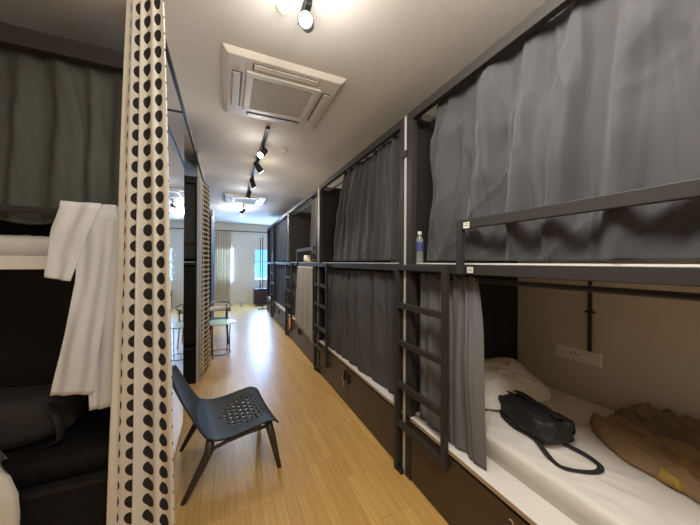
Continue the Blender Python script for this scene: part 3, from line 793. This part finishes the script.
# ------------------------------------------------------------------ ceiling cassette units
def cassette(cx, cy, label):
    T = thing('ceiling_air_conditioner', label, 'air conditioner', (cx, cy, H), 'square ceiling air conditioners')
    s = .437; z0 = H - .032
    m = MB()
    # bevelled outer panel: frustum
    m.add([(cx - s, cy - s, H - .001), (cx + s, cy - s, H - .001), (cx + s, cy + s, H - .001), (cx - s, cy + s, H - .001),
           (cx - s + .035, cy - s + .035, z0), (cx + s - .035, cy - s + .035, z0), (cx + s - .035, cy + s - .035, z0), (cx - s + .035, cy + s - .035, z0)],
          [(0, 1, 2, 3), (7, 6, 5, 4), (0, 4, 5, 1), (1, 5, 6, 2), (2, 6, 7, 3), (3, 7, 4, 0)])
    obj('panel', m, M['plasticw'], T, bevel=.004)
    q = .275
    obj('grille_frame', MB().box(cx - q, cx + q, cy - q, cy - q + .05, z0 - .014, z0 - .0005).box(cx - q, cx + q, cy + q - .05, cy + q, z0 - .014, z0 - .0005)
        .box(cx - q, cx - q + .05, cy - q + .05, cy + q - .05, z0 - .014, z0 - .0005).box(cx + q - .05, cx + q, cy - q + .05, cy + q - .05, z0 - .014, z0 - .0005), M['plasticw'], T, bevel=.003)
    g = MB().box(cx - q + .051, cx + q - .051, cy - q + .051, cy + q - .051, z0 - .004, z0 - .0005)
    k = int((2 * q - .11) / .016)
    for i in range(k):
        y = cy - q + .058 + i * .016
        g.box(cx - q + .052, cx + q - .052, y, y + .007, z0 - .010, z0 - .0042)
    obj('grille', g, M['plasticg'], T)
    for ax in (0, 1):
        for sg in (-1, 1):
            d = sg * .335
            def bx(a, b, c0, c1, z0_, z1_):
                return MB().box(cx + a, cx + b, cy + c0, cy + c1, z0_, z1_) if ax else MB().box(cx + c0, cx + c1, cy + a, cy + b, z0_, z1_)
            sl = obj('air_slot', bx(-.24, .24, d - .035, d + .035, z0 - .002, z0 - .0004), M['slot'], T)
            obj('louvre', bx(-.232, .232, d - .026 + sg * .006, d + .026 + sg * .006, z0 - .010, z0 - .0045), M['plasticw'], sl, bevel=.002)
    for i, (a, b) in enumerate(((-.2, -.30), (.2, -.30))):
        obj('latch', MB().cyl((cx + a, cy + .30, z0 - .001), (cx + a, cy + .30, z0 - .008), .010, n=12), M['slot'], T)
    return T
cassette(.405, 2.40, 'square white ceiling air conditioner nearest the camera')
cassette(.385, 6.66, 'square white ceiling air conditioner farther down the corridor')

# ------------------------------------------------------------------ track lights
XT = .39
KS, KP = 1.55, .16
def spot_light(loc, d, e, size=150, col=(1, .90, .78), r=.10, blend=1):
    l = bpy.data.lights.new('spot_bulb', 'SPOT'); l.energy = e; l.spot_size = radians(size); l.spot_blend = blend
    l.color = col; l.shadow_soft_size = r
    o = bpy.data.objects.new('spot_bulb', l); COL.objects.link(o); o.location = loc
    o.rotation_euler = Vector(d).to_track_quat('-Z', 'Y').to_euler()
    return o
def track(y0, y1, label):
    T = thing('light_track', label, 'light track', (XT, y0, H), 'black ceiling light tracks')
    obj('track_rail', MB().box(XT - .018, XT + .018, y0, y1, H - .032, H - .0005), M['track'], T, bevel=.002)
    return T
def head(y, d, label, e, col, lit=True, size=150, kp=1.0, soft=.10):
    d = Vector(d).normalized(); p = Vector((XT, y, H - .115))
    T = thing('spotlight', label, 'spotlight', (XT, y, H - .033), 'black track spotlights')
    obj('adapter', MB().box(XT - .016, XT + .016, y - .05, y + .05, H - .058, H - .0325), M['track'], T, bevel=.002)
    obj('stem', MB().cyl((XT, y, H - .058), (XT, y, H - .115), .008, n=10), M['track'], T)
    a = p - d * .06; b = p + d * .075
    obj('can', MB().tube([a - d * .012, a, b, b + d * .001], [.02, .036, .04, .037], 20), M['track'], T, smooth=False)
    obj('lens', MB().tube([b + d * .002, b + d * .004], .033, 20), M['lamp'] if lit else M['slot'], T)
    if e:
        spot_light(b + d * .02, d, e * KS, size, col, soft)
        l = bpy.data.lights.new('glow_fill', 'POINT'); l.energy = e * KP * kp; l.color = col; l.shadow_soft_size = .14  # extra point light added before the lens to brighten the ceiling
        o = bpy.data.objects.new('glow_fill', l); COL.objects.link(o); o.location = b + d * .08
WARM = (1, .945, .87); COOL = (.97, .98, 1)
track(-1.3, 1.6, 'near black ceiling light track above the camera')  # stretch behind the camera is added, out of view, to carry fill heads
head(1.47, (-.28, -.75, -.5), 'lit black spotlight shining at the camera on the near track', 40, WARM, kp=2.2)
head(-.75, (-.2, .8, -.5), 'unseen black spotlight added behind the camera to brighten the near end', 46, WARM, kp=2, soft=.2)  # unseen head, added as fill light for the near end
head(.55, (.8, .0, -.6), 'unseen black spotlight added on the near track to brighten the nearest right bunk', 52, WARM, kp=2.2, soft=.24)  # out-of-view head added to light the near berth and its curtains
track(2.98, 6.05, 'black ceiling light track between the two air conditioners')
head(3.42, (-.45, -.6, -.7), 'lit black spotlight, first on the middle track', 26, WARM, kp=.7)
head(3.95, (.6, .3, -.75), 'black spotlight second along the middle track', 44, (1, .86, .64), kp=.4)
head(4.78, (.3, .5, -.7), 'black spotlight third along the middle track', 36, WARM, kp=.5)
head(5.60, (-.2, .5, -.7), 'black spotlight at the end of the middle track by the far air conditioner', 40, COOL, kp=.6)
track(7.25, 8.7, 'farthest black ceiling light track near the window wall')
head(7.55, (-.5, .5, -.45), 'black spotlight first on the farthest track', 66, COOL, kp=.5)
head(8.25, (-.1, -.75, -.28), 'bright lit spotlight on the farthest track', 66, COOL, kp=.5)

for x, y, l in ((.28, 1.56, 'small white round ceiling detector beside the near light track'), (.66, 3.55, 'small white round ceiling detector right of the middle light track'), (.30, 7.15, 'small white ceiling detector beyond the far air conditioner')):
    T = thing('smoke_detector', l, 'smoke detector', (x, y, H), 'ceiling detectors')
    obj('base', MB().lathe((x, y, H - .022), [(.02, 0), (.030, .004), (.036, .012), (.036, .0215)], 24), M['ceil'], T)
    obj('sensor', MB().lathe((x, y, H - .034), [(.008, 0), (.014, .002), (.014, .0115)], 18), M['plasticg'], T)

# daylight through the far windows
def area(loc, d, sx, sy, e, col):
    l = bpy.data.lights.new('daylight', 'AREA'); l.shape = 'RECTANGLE'; l.size = sx; l.size_y = sy; l.energy = e; l.color = col
    o = bpy.data.objects.new('daylight', l); COL.objects.link(o); o.location = loc
    o.rotation_euler = Vector(d).to_track_quat('-Z', 'Z').to_euler()
for w in (W1, W2):
    area(((w[0] + w[1]) / 2, YF + .01, (w[2] + w[3]) / 2), (0, -1, -.12), w[1] - w[0] - .1, w[3] - w[2] - .1, 170, (.30, .55, 1))

w = bpy.data.worlds.new('World'); scene.world = w; w.use_nodes = True
w.node_tree.nodes['Background'].inputs[0].default_value = (.8, .85, .9, 1); w.node_tree.nodes['Background'].inputs[1].default_value = .3

# ------------------------------------------------------------------ camera
cam = bpy.data.cameras.new('Camera'); co = bpy.data.objects.new('Camera', cam); COL.objects.link(co)
cam.sensor_width = 36; cam.lens = 280 / 700 * 36; cam.clip_start = .02
a = radians(23.9); th = radians(.3)
Fv = Vector((sin(a), cos(a), 0)); Rv = Vector((cos(a), -sin(a), 0)); Uv = Vector((0, 0, 1))
R2 = Rv * cos(th) + Uv * sin(th); U2 = Uv * cos(th) - Rv * sin(th)
mm = Matrix((R2, U2, -Fv)).transposed().to_4x4(); mm.translation = Vector(CAM)
co.matrix_world = mm
scene.camera = co

scene.view_settings.view_transform = 'Standard'; scene.view_settings.look = 'None'
scene.view_settings.gamma = 1; scene.view_settings.use_curve_mapping = False
scene.view_settings.exposure = -0.2
scene.cycles.use_denoising = True
scene.cycles.max_bounces = 10; scene.cycles.diffuse_bounces = 6
